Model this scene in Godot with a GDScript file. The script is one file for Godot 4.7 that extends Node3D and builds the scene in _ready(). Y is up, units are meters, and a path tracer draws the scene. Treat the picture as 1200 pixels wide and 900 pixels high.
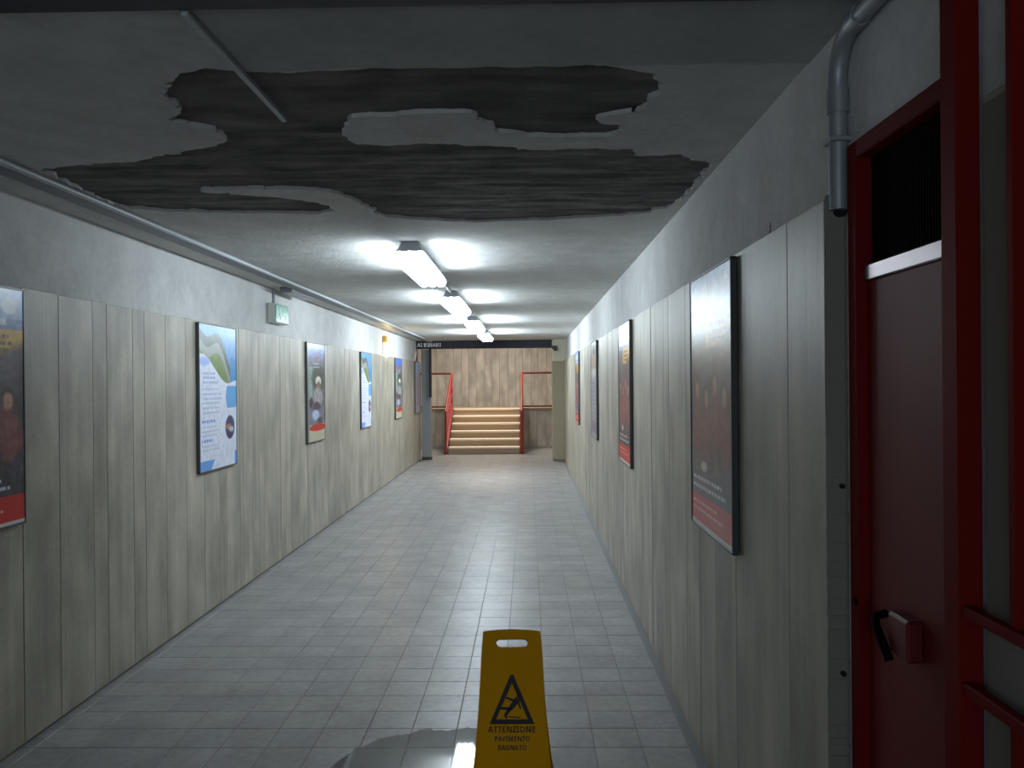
extends Node3D
# A pedestrian underpass: board-marked concrete panels, poster boards, a peeling ceiling,
# fluorescent lamps, a wet-floor sign, stairs at the far end. x right, y up, -z down the passage.

const H := 2.39          # ceiling height
const XL := -2.23        # plaster plane of the left wall
const XR := 0.75         # plaster plane of the right wall
const PL := -2.18        # panel face left
const PR := 0.70         # panel face right
const PANEL_TOP := 1.975
const END := 17.2        # depth at which the passage opens into the stair hall

var M := {}
var rng := RandomNumberGenerator.new()
var counts := {}

# ------------------------------------------------------------------ helpers
func P(x: float, y: float, d: float) -> Vector3:
	return Vector3(x, y, -d)

func start() -> SurfaceTool:
	var st := SurfaceTool.new()
	st.begin(Mesh.PRIMITIVE_TRIANGLES)
	return st

func tri(st: SurfaceTool, a: Vector3, b: Vector3, c: Vector3, n: Vector3, ua := Vector2.ZERO, ub := Vector2.ZERO, uc := Vector2.ZERO) -> void:
	var g := (a - c).cross(a - b)
	var vs := [a, b, c]
	var us := [ua, ub, uc]
	if g.dot(n) < 0.0:
		vs = [a, c, b]
		us = [ua, uc, ub]
		g = -g
	g = g.normalized()
	for i in 3:
		st.set_normal(g)
		st.set_uv(us[i])
		st.add_vertex(vs[i])

func quad(st: SurfaceTool, a: Vector3, b: Vector3, c: Vector3, d: Vector3, n: Vector3, uv := []) -> void:
	var u: Array = uv if uv.size() == 4 else [Vector2(0, 0), Vector2(1, 0), Vector2(1, 1), Vector2(0, 1)]
	tri(st, a, b, c, n, u[0], u[1], u[2])
	tri(st, a, c, d, n, u[0], u[2], u[3])

# chamfered box from corner lo to corner hi
func box(st: SurfaceTool, lo: Vector3, hi: Vector3, bev := 0.0, uvs := 1.0, uvo := Vector2.ZERO) -> void:
	var c := (lo + hi) / 2.0
	var h := (hi - lo).abs() / 2.0
	var b := minf(bev, minf(h.x, minf(h.y, h.z)) * 0.95)
	for ax in 3:
		var a1 := (ax + 1) % 3
		var a2 := (ax + 2) % 3
		for s in [-1.0, 1.0]:
			var n := Vector3.ZERO
			n[ax] = s
			var q := []
			var u := []
			for k in [[-1, -1], [1, -1], [1, 1], [-1, 1]]:
				var v := Vector3.ZERO
				v[ax] = s * h[ax]
				v[a1] = k[0] * (h[a1] - b)
				v[a2] = k[1] * (h[a2] - b)
				q.append(c + v)
				var w: Vector3 = c + v
				if ax == 0:
					u.append(Vector2(w.z, w.y) * uvs + uvo)
				elif ax == 1:
					u.append(Vector2(w.x, w.z) * uvs + uvo)
				else:
					u.append(Vector2(w.x, w.y) * uvs + uvo)
			quad(st, q[0], q[1], q[2], q[3], n, u)
	if b <= 0.0:
		return
	for ax in 3:
		var a1 := (ax + 1) % 3
		var a2 := (ax + 2) % 3
		for s1 in [-1.0, 1.0]:
			for s2 in [-1.0, 1.0]:
				var q := []
				for k in [[-1, 0], [1, 0], [1, 1], [-1, 1]]:
					var v := Vector3.ZERO
					v[ax] = k[0] * (h[ax] - b)
					v[a1] = s1 * (h[a1] - (b if k[1] == 1 else 0.0))
					v[a2] = s2 * (h[a2] - (0.0 if k[1] == 1 else b))
					q.append(c + v)
				var n := Vector3.ZERO
				n[a1] = s1
				n[a2] = s2
				quad(st, q[0], q[1], q[2], q[3], n)
	for sx in [-1.0, 1.0]:
		for sy in [-1.0, 1.0]:
			for sz in [-1.0, 1.0]:
				var n := Vector3(sx, sy, sz)
				tri(st, c + n * Vector3(h.x, h.y - b, h.z - b), c + n * Vector3(h.x - b, h.y, h.z - b), c + n * Vector3(h.x - b, h.y - b, h.z), n)

# a round bar along a path
func tube(st: SurfaceTool, path: Array, r: float, sides := 12) -> void:
	var rings := []
	var up := Vector3.UP
	for i in path.size():
		var t: Vector3
		if i == 0:
			t = (path[1] - path[0]).normalized()
		elif i == path.size() - 1:
			t = (path[i] - path[i - 1]).normalized()
		else:
			t = ((path[i] - path[i - 1]).normalized() + (path[i + 1] - path[i]).normalized()).normalized()
		if i == 0 and absf(t.dot(up)) > 0.9:
			up = Vector3.RIGHT
		var e1 := (up - t * up.dot(t)).normalized()
		up = e1
		var e2 := t.cross(e1)
		var ring := []
		for k in sides:
			var a := TAU * k / sides
			ring.append([path[i] + (e1 * cos(a) + e2 * sin(a)) * r, e1 * cos(a) + e2 * sin(a)])
		rings.append(ring)
	for i in range(path.size() - 1):
		for k in sides:
			var k2 := (k + 1) % sides
			var q := [rings[i][k], rings[i][k2], rings[i + 1][k2], rings[i + 1][k]]
			for o in [[0, 1, 2], [0, 2, 3]]:
				var a: Vector3 = q[o[0]][0]
				var b: Vector3 = q[o[1]][0]
				var c: Vector3 = q[o[2]][0]
				var ord: Array = o
				if (a - c).cross(a - b).dot(q[o[0]][1]) < 0.0:
					ord = [o[0], o[2], o[1]]
				for w in ord:
					st.set_normal(q[w][1])
					st.set_uv(Vector2.ZERO)
					st.add_vertex(q[w][0])
	for e in [0, path.size() - 1]:
		var n: Vector3 = (path[0] - path[1]) if e == 0 else (path[e] - path[e - 1])
		for k in range(1, sides - 1):
			tri(st, rings[e][0][0], rings[e][k][0], rings[e][k + 1][0], n)

# polygon (Vector2 list) extruded between z0 and z1, placed with xf
func slab(st: SurfaceTool, poly: PackedVector2Array, z0: float, z1: float, xf := Transform3D.IDENTITY, holes := []) -> void:
	var outline := poly
	for hole in holes:
		outline = bridge(outline, hole)
	var idx := Geometry2D.triangulate_polygon(outline)
	for i in range(0, idx.size(), 3):
		for zz in [z0, z1]:
			var n := xf.basis * Vector3(0, 0, 1 if zz == z1 else -1)
			var vs := []
			for k in 3:
				var p := outline[idx[i + k]]
				vs.append(xf * Vector3(p.x, p.y, zz))
			tri(st, vs[0], vs[1], vs[2], n)
	var loops := [poly]
	loops.append_array(holes)
	for li in loops.size():
		var lp: PackedVector2Array = loops[li]
		var cw := Geometry2D.is_polygon_clockwise(lp)
		for i in lp.size():
			var a := lp[i]
			var b := lp[(i + 1) % lp.size()]
			var e := (b - a)
			var nn := Vector2(e.y, -e.x)
			if cw:
				nn = -nn
			if li > 0:
				nn = -nn
			quad(st, xf * Vector3(a.x, a.y, z0), xf * Vector3(b.x, b.y, z0), xf * Vector3(b.x, b.y, z1), xf * Vector3(a.x, a.y, z1), xf.basis * Vector3(nn.x, nn.y, 0))

func bridge(outer: PackedVector2Array, hole: PackedVector2Array) -> PackedVector2Array:
	var hl := hole.duplicate()
	if Geometry2D.is_polygon_clockwise(hl) == Geometry2D.is_polygon_clockwise(outer):
		hl.reverse()
	var bi := 0
	var bj := 0
	var best := 1e9
	for i in outer.size():
		for j in hl.size():
			var d := outer[i].distance_to(hl[j])
			if d < best:
				best = d
				bi = i
				bj = j
	var out := PackedVector2Array()
	for i in range(bi + 1):
		out.append(outer[i])
	for j in range(hl.size() + 1):
		out.append(hl[(bj + j) % hl.size()])
	for i in range(bi, outer.size()):
		out.append(outer[i])
	return out

func numbered(called: String) -> String:
	var n: int = counts.get(called, 0)
	counts[called] = n + 1
	return called if n == 0 else "%s_%03d" % [called, n]

func obj(called: String, st: SurfaceTool, m: Material, parent: Node = null) -> MeshInstance3D:
	return put(called, st.commit(), m, parent)

func put(called: String, mesh: Mesh, m: Material, parent: Node = null) -> MeshInstance3D:
	var o := MeshInstance3D.new()
	o.mesh = mesh
	o.material_override = m
	o.cast_shadow = GeometryInstance3D.SHADOW_CASTING_SETTING_ON
	if parent:
		o.name = called
		parent.add_child(o, true)
	else:
		o.name = numbered(called)
		add_child(o, true)
	return o

func thing(called: String, label: String, category: String, at := Vector3.ZERO, group := "") -> Node3D:
	var o := Node3D.new()
	o.name = numbered(called)
	add_child(o, true)
	o.position = at
	tag(o, label, category, group)
	return o

func tag(o: Node, label: String, category: String, group := "") -> void:
	o.set_meta("label", label)
	o.set_meta("category", category)
	if group:
		o.set_meta("group", group)

func structure(called: String, label: String, category: String) -> Node3D:
	var o := Node3D.new()
	o.name = called
	add_child(o, true)
	o.set_meta("kind", "structure")
	tag(o, label, category)
	return o

func part_box(called: String, lo: Vector3, hi: Vector3, m: Material, parent: Node, bev := 0.0, uvs := 1.0, uvo := Vector2.ZERO) -> MeshInstance3D:
	var st := start()
	box(st, lo, hi, bev, uvs, uvo)
	return obj(called, st, m, parent)

# ------------------------------------------------------------------ materials
func mat(name_: String, c: Color, rough: float, metal := 0.0) -> StandardMaterial3D:
	var m := StandardMaterial3D.new()
	m.resource_name = name_
	m.albedo_color = c
	m.roughness = rough
	m.metallic = metal
	M[name_] = m
	return m

func noise(freq: float, s: int, oct := 4) -> FastNoiseLite:
	var n := FastNoiseLite.new()
	n.seed = s
	n.frequency = freq
	n.noise_type = FastNoiseLite.TYPE_SIMPLEX_SMOOTH
	n.fractal_type = FastNoiseLite.FRACTAL_FBM
	n.fractal_octaves = oct
	return n

# value texture: v(x,y) in 0..1 -> ramp between two colours; sx, sy stretch the noise
func grain(w: int, h: int, lo: Color, hi: Color, layers: Array) -> ImageTexture:
	var img := Image.create(w, h, false, Image.FORMAT_RGB8)
	var ns := []
	for l in layers:
		ns.append(noise(1.0, l[3], 3))
	for y in h:
		for x in w:
			var v := 0.5
			for i in layers.size():
				var l: Array = layers[i]
				# wraps by running round a circle in each direction
				v += l[2] * wrap_noise(ns[i], float(x) / w, float(y) / h, l[0], l[1])
			img.set_pixel(x, y, lo.lerp(hi, clampf(v, 0.0, 1.0)))
	img.generate_mipmaps()
	return ImageTexture.create_from_image(img)

func wrap_noise(n: FastNoiseLite, u: float, v: float, fx: float, fy: float) -> float:
	# blend at the seams so that the texture repeats without an edge
	var a := n.get_noise_2d(u * fx, v * fy)
	var m := 0.12
	if u > 1.0 - m:
		a = lerpf(a, n.get_noise_2d((u - 1.0) * fx, v * fy), (u - 1.0 + m) / m)
	if v > 1.0 - m:
		a = lerpf(a, n.get_noise_2d(u * fx, (v - 1.0) * fy), (v - 1.0 + m) / m)
	return a

func make_materials() -> void:
	# concrete panels: upright streaks of board grain, blotches, a thin dull varnish
	var board := grain(512, 512, Color(0.56, 0.54, 0.50), Color(0.775, 0.75, 0.70), [[60.0, 1.6, 0.13, 11], [14.0, 0.8, 0.24, 12], [5.0, 3.0, 0.58, 13], [60.0, 50.0, 0.14, 14]])
	var board_bump := grain(512, 512, Color.BLACK, Color.WHITE, [[150.0, 3.0, 0.5, 21], [40.0, 1.5, 0.4, 22], [80.0, 80.0, 0.2, 23]])
	var tints := [Color(0.97, 0.965, 0.95), Color(0.94, 0.935, 0.92), Color(0.98, 0.975, 0.955), Color(0.92, 0.915, 0.90)]
	for i in 4:
		var m := mat("panel%d" % i, tints[i], 0.46)
		m.albedo_texture = board
		m.heightmap_enabled = true
		m.heightmap_texture = board_bump
		m.heightmap_scale = 0.05
	var m2 := mat("hall_board", Color(0.95, 0.955, 0.97), 0.6)
	m2.albedo_texture = board
	# painted plaster
	var plast := grain(512, 512, Color(0.74, 0.74, 0.735), Color(0.86, 0.86, 0.855), [[8.0, 8.0, 0.4, 31], [40.0, 40.0, 0.25, 32], [120.0, 120.0, 0.15, 33]])
	var plast_bump := grain(256, 256, Color.BLACK, Color.WHITE, [[10.0, 10.0, 0.5, 34], [60.0, 60.0, 0.35, 35]])
	for k in [["plaster", Color(1, 1, 1)], ["ceiling_paint", Color(0.98, 0.98, 0.97)], ["cement_patch", Color(0.84, 0.845, 0.85)]]:
		var m := mat(k[0], k[1], 0.85)
		m.albedo_texture = plast
		m.uv1_triplanar = true
		m.uv1_world_triplanar = true
		m.uv1_scale = Vector3(0.45, 0.45, 0.45)
		m.heightmap_enabled = true
		m.heightmap_texture = plast_bump
		m.heightmap_scale = 0.25
	# bare damp concrete under the lost plaster: streaks across the passage
	var bare := grain(512, 512, Color(0.28, 0.27, 0.265), Color(0.51, 0.49, 0.475), [[2.0, 14.0, 0.55, 41], [5.0, 50.0, 0.16, 42], [8.0, 11.0, 0.5, 43], [110.0, 110.0, 0.14, 44]])
	var mb := mat("bare_concrete", Color(1, 1, 1), 0.95)
	mb.albedo_texture = bare
	# floor tiles
	var tile := grain(256, 256, Color(0.50, 0.50, 0.50), Color(0.655, 0.655, 0.655), [[5.0, 5.0, 0.4, 51], [30.0, 30.0, 0.3, 52], [110.0, 110.0, 0.25, 53]])
	for i in 3:
		var m := mat("tile%d" % i, [Color(1, 1, 1), Color(0.95, 0.95, 0.955), Color(0.98, 0.975, 0.96)][i], 0.36)
		m.albedo_texture = tile
		m.uv1_triplanar = true
		m.uv1_world_triplanar = true
		m.uv1_scale = Vector3(0.6, 0.6, 0.6)
	mat("grout", Color(0.54, 0.54, 0.54), 0.9)
	mat("dark_mortar", Color(0.49, 0.475, 0.445), 0.95)
	mat("hole_dark", Color(0.06, 0.06, 0.06), 0.95)
	mat("galvanised", Color(0.60, 0.62, 0.64), 0.45, 0.4)
	mat("grey_pvc", Color(0.66, 0.68, 0.70), 0.40)
	mat("grey_pvc_dark", Color(0.45, 0.46, 0.48), 0.45)
	mat("lamp_housing", Color(0.74, 0.77, 0.79), 0.5)
	mat("red_paint", Color(0.40, 0.065, 0.06), 0.6)
	mat("red_leaf", Color(0.42, 0.09, 0.08), 0.55)
	M.red_paint.metallic_specular = 0.18
	M.red_leaf.metallic_specular = 0.35
	mat("red_dark", Color(0.36, 0.03, 0.04), 0.5)
	mat("black_steel", Color(0.03, 0.03, 0.035), 0.85)
	M.black_steel.metallic_specular = 0.2
	mat("chrome_bar", Color(0.62, 0.58, 0.59), 0.36, 1.0)
	mat("scuff", Color(0.62, 0.60, 0.60), 0.8)
	mat("navy", Color(0.07, 0.075, 0.17), 0.5)
	mat("white_letter", Color(0.9, 0.9, 0.9), 0.6)
	mat("steel_grey", Color(0.55, 0.56, 0.57), 0.5)
	mat("olive_wall", Color(0.62, 0.58, 0.49), 0.7)
	mat("cream_wall", Color(0.80, 0.78, 0.70), 0.8)
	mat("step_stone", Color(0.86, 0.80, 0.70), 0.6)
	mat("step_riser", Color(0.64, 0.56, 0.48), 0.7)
	mat("rail_red", Color(0.54, 0.12, 0.09), 0.5)
	mat("rail_brown", Color(0.36, 0.11, 0.10), 0.5)
	var y := mat("sign_yellow", Color(0.93, 0.66, 0.02), 0.7)
	y.metallic_specular = 0.25
	y.backlight_enabled = true
	y.backlight = Color(0.45, 0.30, 0.02)
	mat("print_black", Color(0.045, 0.04, 0.035), 0.6)
	mat("poster_frame", Color(0.34, 0.36, 0.38), 0.4, 0.5)
	mat("poster_edge_dark", Color(0.24, 0.26, 0.27), 0.5)
	mat("exit_case", Color(0.80, 0.81, 0.79), 0.5)
	mat("exit_white", Color(0.80, 0.93, 0.88), 0.4)
	mat("exit_green", Color(0.22, 0.60, 0.47), 0.3)
	mat("glow_ochre", Color(0.80, 0.62, 0.30), 0.5)  # colour stands in for the yellow glow over the wall lamp
	var w := mat("wet", Color(0.30, 0.30, 0.31, 0.2), 0.03)
	w.transparency = BaseMaterial3D.TRANSPARENCY_ALPHA
	var g := mat("tube_glow", Color(0.95, 0.97, 1.0), 0.4)
	g.emission_enabled = true
	g.emission = Color(0.90, 0.96, 1.0)
	g.emission_energy_multiplier = 6.0
	var wg := mat("warm_glow", Color(1.0, 0.97, 0.85), 0.4)
	wg.emission_enabled = true
	wg.emission = Color(1.0, 0.95, 0.75)
	wg.emission_energy_multiplier = 3.0

# ------------------------------------------------------------------ camera, air, big lights
func make_camera() -> void:
	var cam := Camera3D.new()
	cam.name = "camera"
	cam.fov = rad_to_deg(2.0 * atan(0.45))
	cam.position = P(0, 1.55, 0)
	cam.rotation_degrees = Vector3(-0.11, 1.09, -0.5)
	cam.near = 0.05
	cam.far = 60.0
	add_child(cam)
	cam.current = true
	var env := Environment.new()
	env.background_mode = Environment.BG_COLOR
	env.background_color = Color(0, 0, 0)
	env.tonemap_mode = Environment.TONE_MAPPER_LINEAR
	env.tonemap_exposure = 1.0
	env.sdfgi_enabled = true
	env.ssao_enabled = true
	env.ssil_enabled = true
	var we := WorldEnvironment.new()
	we.name = "air"
	we.environment = env
	add_child(we)

func area(size: Vector2, energy: float, color: Color, parent: Node, at: Vector3, towards: Vector3) -> void:
	var l := AreaLight3D.new()
	l.name = "light"
	l.area_size = size
	l.light_energy = energy
	l.light_color = color
	l.shadow_enabled = true
	l.area_range = 40.0
	l.area_attenuation = 2.0
	parent.add_child(l, true)
	l.position = at
	var z := -towards.normalized()
	var up := Vector3(0, 0, -1) if absf(z.z) < 0.9 else Vector3(0, 1, 0)
	var x := up.cross(z).normalized()
	l.basis = Basis(x, z.cross(x), z)

# ------------------------------------------------------------------ structure
func make_floor() -> void:
	var f := structure("floor", "pale grey square tile floor running down the passage", "floor")
	part_box("screed", P(XL - 0.3, -0.15, -3.2), P(XR + 0.3, -0.003, END), M.grout, f)
	part_box("hall_screed", P(-4.4, -0.15, END), P(2.4, -0.003, 22.6), M.grout, f)
	var size := 0.2
	var gap := 0.0014
	var meshes := []
	var st0 := start()
	box(st0, Vector3(-size / 2 + gap, -0.012, -size / 2 + gap), Vector3(size / 2 - gap, 0.0, size / 2 - gap), 0.001)
	var m0 := st0.commit()
	rng.seed = 5
	var rest := [start(), start(), start()]
	var singles := 0
	var row := 0
	var d := 3.32
	# the rows that show largest, tile by tile
	while row < 20:
		for c in 15:
			var x := 0.068 + 0.2 * (c - 11.5)
			var t := put("tile", m0, M["tile%d" % rng.randi_range(0, 2)], f)
			t.position = P(x, rng.randf_range(-0.0004, 0.0004), d)
			singles += 1
		row += 1
		d += 0.2
	# everything nearer and farther is one part for each tone
	var lines := []
	var e := 3.12
	while e > -3.0:
		lines.append(e)
		e -= 0.2
	e = d
	while e < 20.0:
		lines.append(e)
		e += 0.2
	for dd in lines:
		var c0 := 0 if dd < END - 0.1 else -9
		var c1 := 15 if dd < END - 0.1 else 22
		for c in range(c0, c1):
			var x := 0.068 + 0.2 * (c - 11.5)
			var k := rng.randi_range(0, 2)
			box(rest[k], P(x - size / 2 + gap, -0.012, dd - size / 2 + gap), P(x + size / 2 - gap, 0.0, dd + size / 2 - gap))
	for k in 3:
		var o := obj("small_tiles", rest[k], M["tile%d" % k], f)
		o.set_meta("kind", "stuff")

func make_walls() -> void:
	# left wall
	var wl := structure("wall_left", "left wall of upright concrete boards under a white plaster band", "wall")
	part_box("plaster_band", P(XL - 0.25, -0.1, -3.0), P(XL, H + 0.02, END), M.plaster, wl)
	rng.seed = 21
	var d := 2.2
	panels(wl, -1.0, END, XL, PL, PANEL_TOP, 77)
	# right wall with the door opening
	var wr := structure("wall_right", "right wall of upright concrete boards under a white plaster band", "wall")
	part_box("plaster_band", P(XR, -0.1, 1.975), P(XR + 0.25, H + 0.02, 16.75), M.plaster, wr)
	part_box("door_head", P(XR, 2.06, 1.431), P(XR + 0.25, H + 0.02, 1.975), M.plaster, wr)
	part_box("plaster_band", P(XR, -0.1, -3.0), P(XR + 0.25, H + 0.02, 1.43), M.plaster, wr)
	part_box("door_recess_back", P(XR + 0.2, -0.1, 1.43), P(XR + 0.25, 2.1, 1.975), M.plaster, wr)
	panels(wr, 2.026, 16.7, XR, PR, PANEL_TOP, 78)
	panels(wr, -1.0, 1.40, XR, XR - 0.010, PANEL_TOP + 0.03, 79)
	# rough end face of the panel course beside the door
	var st := start()
	var y := 0.0
	rng.seed = 31
	while y < PANEL_TOP + 0.005:
		var hh := rng.randf_range(0.006, 0.022)
		var top := minf(y + hh, PANEL_TOP + 0.008)
		box(st, P(PR + rng.randf_range(0.0, 0.003), y, 2.026), P(XR, top, 2.02 - rng.randf_range(0.0, 0.004)))
		y = top
		if top >= PANEL_TOP + 0.008:
			break
	obj("rough_edge", st, M.dark_mortar, wr)
	var bl := start()
	tube(bl, [P(0.733, 1.945, 2.03), P(0.733, 1.945, 2.003)], 0.015, 10)
	obj("pipe_hole", bl, M.hole_dark, wr)
	for yy in [1.30, 0.86, 0.55]:
		var b := start()
		tube(b, [P(0.733, yy, 2.03), P(0.733, yy, 2.008)], 0.006, 8)
		obj("bolt", b, M.hole_dark, wr)
	# crack in the plaster just above the panels
	var cr := start()
	slab(cr, PackedVector2Array([Vector2(0, 0), Vector2(0.004, 0.02), Vector2(0.010, 0.05), Vector2(0.007, 0.05), Vector2(0.001, 0.022)]), -0.001, 0.0015, Transform3D(Basis(Vector3(0, 0, 1), Vector3(0, 1, 0), Vector3(-1, 0, 0)), P(XR, PANEL_TOP + 0.01, 2.65)))
	obj("crack", cr, M.hole_dark, wr)
	# closing wall behind the viewer
	var wn := structure("wall_near", "plain plaster wall closing the passage behind the viewer", "wall")
	part_box("plaster_face", P(XL - 0.3, -0.1, -3.2), P(XR + 0.3, H + 0.1, -3.0), M.plaster, wn)
	var wi := structure("window_1", "added unseen glowing pane filling in light from behind the viewer", "window")  # unseen pane, added as a fill light for faces turned to the viewer
	part_box("frame", P(-1.75, 0.9, -3.0), P(0.25, 2.2, -2.96), M.steel_grey, wi, 0.006)
	part_box("pane", P(-1.69, 0.96, -2.965), P(0.19, 2.14, -2.955), M.fill_glow, wi)
	area(Vector2(1.85, 1.15), FILL_ENERGY, Color(0.88, 0.95, 1.0), wi, P(-0.75, 1.55, -2.94), Vector3(0, 0, -1))

func panels(parent: Node, d0: float, d1: float, xback: float, xface: float, top: float, s: int) -> void:
	var r := RandomNumberGenerator.new()
	r.seed = s
	var d := d0
	while d < d1 - 0.01:
		var w: float = [0.30, 0.29, 0.31, 0.155, 0.145, 0.28][r.randi_range(0, 5)]
		if d + w > d1 - 0.08:
			w = d1 - d
		var g := 0.0013
		var sg := signf(xface - xback)
		var xf := xface + sg * r.randf_range(-0.0025, 0.0)
		var lo := Vector3(minf(xback, xf), 0.014, -(d + w - g))
		var hi := Vector3(maxf(xback, xf), top + r.randf_range(-0.003, 0.003), -(d + g))
		part_box("panel", lo, hi, M["panel%d" % r.randi_range(0, 3)], parent, 0.002, 0.5, Vector2(r.randf(), r.randf()))
		d += w
	# mortar behind the joints
	var a := xback
	var b := xback + (xface - xback) * 0.8
	part_box("joint_bed", P(minf(a, b), 0.0, d0), P(maxf(a, b), top - 0.01, d1), M.dark_mortar, parent)

func seg_dist(p: Vector2, a: Vector2, b: Vector2) -> float:
	var ab := b - a
	var t := clampf((p - a).dot(ab) / ab.length_squared(), 0.0, 1.0)
	return p.distance_to(a + ab * t)

func make_ceiling() -> void:
	var c := structure("ceiling", "flat white plaster ceiling with a large peeled patch", "ceiling")
	var outline := [-0.998,2.355,-0.941,2.291,-0.850,2.262,-0.719,2.278,-0.632,2.292,-0.494,2.289,-0.400,2.273,-0.217,2.265,-0.126,2.255,0.055,2.253,0.191,2.269,0.323,2.322,0.394,2.403,0.377,2.532,0.343,2.668,0.268,2.717,0.229,2.734,0.234,2.797,0.315,2.818,0.328,2.886,0.279,2.925,0.128,2.941,0.010,2.917,-0.076,2.865,-0.141,2.750,-0.171,2.662,-0.308,2.650,-0.390,2.664,-0.474,2.688,-0.559,2.685,-0.595,2.801,-0.616,2.981,-0.501,3.006,-0.290,3.002,-0.111,3.040,0.041,3.089,0.257,3.085,0.389,3.101,0.413,3.220,0.458,3.197,0.550,3.176,0.647,3.265,0.734,3.319,0.725,3.483,0.717,3.679,0.716,3.918,0.692,4.127,0.609,4.269,0.361,4.368,0.100,4.425,-0.256,4.456,-0.516,4.397,-0.719,4.297,-0.739,4.168,-0.775,3.930,-0.822,3.785,-0.909,3.682,-1.046,3.644,-1.231,3.653,-1.381,3.663,-1.448,3.693,-1.295,3.733,-1.131,3.808,-1.003,3.902,-0.926,4.038,-0.936,4.118,-1.038,4.197,-1.239,4.167,-1.518,4.134,-1.744,4.083,-1.877,4.018,-1.932,3.811,-1.887,3.389,-1.892,3.281,-1.729,3.222,-1.590,3.202,-1.448,3.170,-1.365,3.090,-1.288,3.092,-1.133,3.008,-1.036,2.947,-1.023,2.886,-1.022,2.789,-1.063,2.751,-1.112,2.704,-1.103,2.661,-1.055,2.596,-1.048,2.518,-1.027,2.423]
	var poly := PackedVector2Array()
	for i in range(0, outline.size(), 2):
		poly.append(Vector2(outline[i], outline[i + 1]))
	var x0 := -2.23
	var x1 := 0.75
	var d0 := 2.1
	var d1 := 4.7
	var thick := 0.012
	# plaster away from the damage
	part_box("plaster_skin", P(XL, H, -3.0), P(XR, H + thick + 0.02, d0), M.ceiling_paint, c)
	part_box("plaster_skin", P(XL, H, d1), P(XR, H + thick + 0.02, END), M.ceiling_paint, c)
	part_box("slab", P(XL - 0.3, H + 0.03, -3.2), P(XR + 0.3, H + 0.2, END), M.bare_concrete, c)
	# plaster around the damage: marching squares on the distance to the outline
	var step := 0.02
	var nx := int(round((x1 - x0) / step))
	var nd := int(round((d1 - d0) / step))
	var nz := noise(9.0, 61, 4)
	var f := PackedFloat32Array()
	f.resize((nx + 1) * (nd + 1))
	for j in nd + 1:
		for i in nx + 1:
			var p := Vector2(x0 + i * step, d0 + j * step)
			var m := 1e9
			for k in poly.size():
				m = minf(m, seg_dist(p, poly[k], poly[(k + 1) % poly.size()]))
			if Geometry2D.is_point_in_polygon(p, poly):
				m = -m
			f[j * (nx + 1) + i] = m + 0.028 * nz.get_noise_2d(p.x * 0.5, p.y * 1.3) + 0.022 * nz.get_noise_2d(p.x * 1.8 + 7.0, p.y * 3.0)
	var st := start()
	for j in nd:
		for i in nx:
			var cs := [[i, j], [i + 1, j], [i + 1, j + 1], [i, j + 1]]
			var pts := []
			var cut := []
			for k in 4:
				var a: Array = cs[k]
				var b: Array = cs[(k + 1) % 4]
				var fa := f[a[1] * (nx + 1) + a[0]]
				var fb := f[b[1] * (nx + 1) + b[0]]
				var pa := P(x0 + a[0] * step, H, d0 + a[1] * step)
				var pb := P(x0 + b[0] * step, H, d0 + b[1] * step)
				if fa > 0.0:
					pts.append(pa)
				if (fa > 0.0) != (fb > 0.0):
					var q := pa.lerp(pb, fa / (fa - fb))
					pts.append(q)
					cut.append(q)
			for k in range(1, pts.size() - 1):
				tri(st, pts[0], pts[k], pts[k + 1], Vector3.DOWN)
			if cut.size() == 2:
				var up := Vector3.UP * (thick + 0.02)
				var mid := P(x0 + (i + 0.5) * step, H, d0 + (j + 0.5) * step)
				quad(st, cut[0], cut[1], cut[1] + up, cut[0] + up, mid - cut[0])
	obj("plaster_skin", st, M.ceiling_paint, c)
	# bare rough concrete
	var sb := start()
	var n1 := noise(1.0, 62, 4)
	var ns := 0.03
	var mx := int((x1 - x0) / ns)
	var md := int((d1 - d0) / ns)
	var hgt := func(i: int, j: int) -> Vector3:
		var x := x0 + (x1 - x0) * i / mx
		var d := d0 + (d1 - d0) * j / md
		return P(x, H + 0.014 + 0.006 * n1.get_noise_2d(x * 1.2, d * 8.0) + 0.003 * n1.get_noise_2d(x * 12.0 + 50.0, d * 12.0), d)
	for j in md:
		for i in mx:
			var q := [hgt.call(i, j), hgt.call(i + 1, j), hgt.call(i + 1, j + 1), hgt.call(i, j + 1)]
			var u := []
			for v in q:
				u.append(Vector2(v.x, v.z) * 0.42)
			quad(sb, q[0], q[1], q[2], q[3], Vector3.DOWN, u)
	obj("bare_patch", sb, M.bare_concrete, c)
	# a grey cement repair, a little proud, on the viewer's side of the damage
	var cp := start()
	var edge := PackedVector2Array([Vector2(-0.745, 1.88)])
	edge.append(Vector2(0.75, 1.88))
	edge.append(Vector2(0.75, 2.275))
	for k in 24:
		var x := 0.75 - 1.495 * (k + 0.5) / 24.0
		edge.append(Vector2(x, 2.262 + 0.02 * nz.get_noise_2d(x * 0.6, 3.0)))
	edge.append(Vector2(-0.745, 2.27))
	var xf := Transform3D(Basis(Vector3(1, 0, 0), Vector3(0, 0, -1), Vector3(0, 1, 0)), Vector3(0, H, 0))
	slab(cp, edge, -0.004, 0.006, xf)
	obj("cement_repair", cp, M.cement_patch, c)
	# low lintel across the passage, just at the top of the view
	var tr := structure("trim_1", "dark blue-grey lintel strip across the ceiling", "lintel")
	part_box("strip", P(XL, H - 0.012, 1.55), P(XR, H + 0.01, 1.875), M.navy_grey, tr, 0.003)

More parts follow.
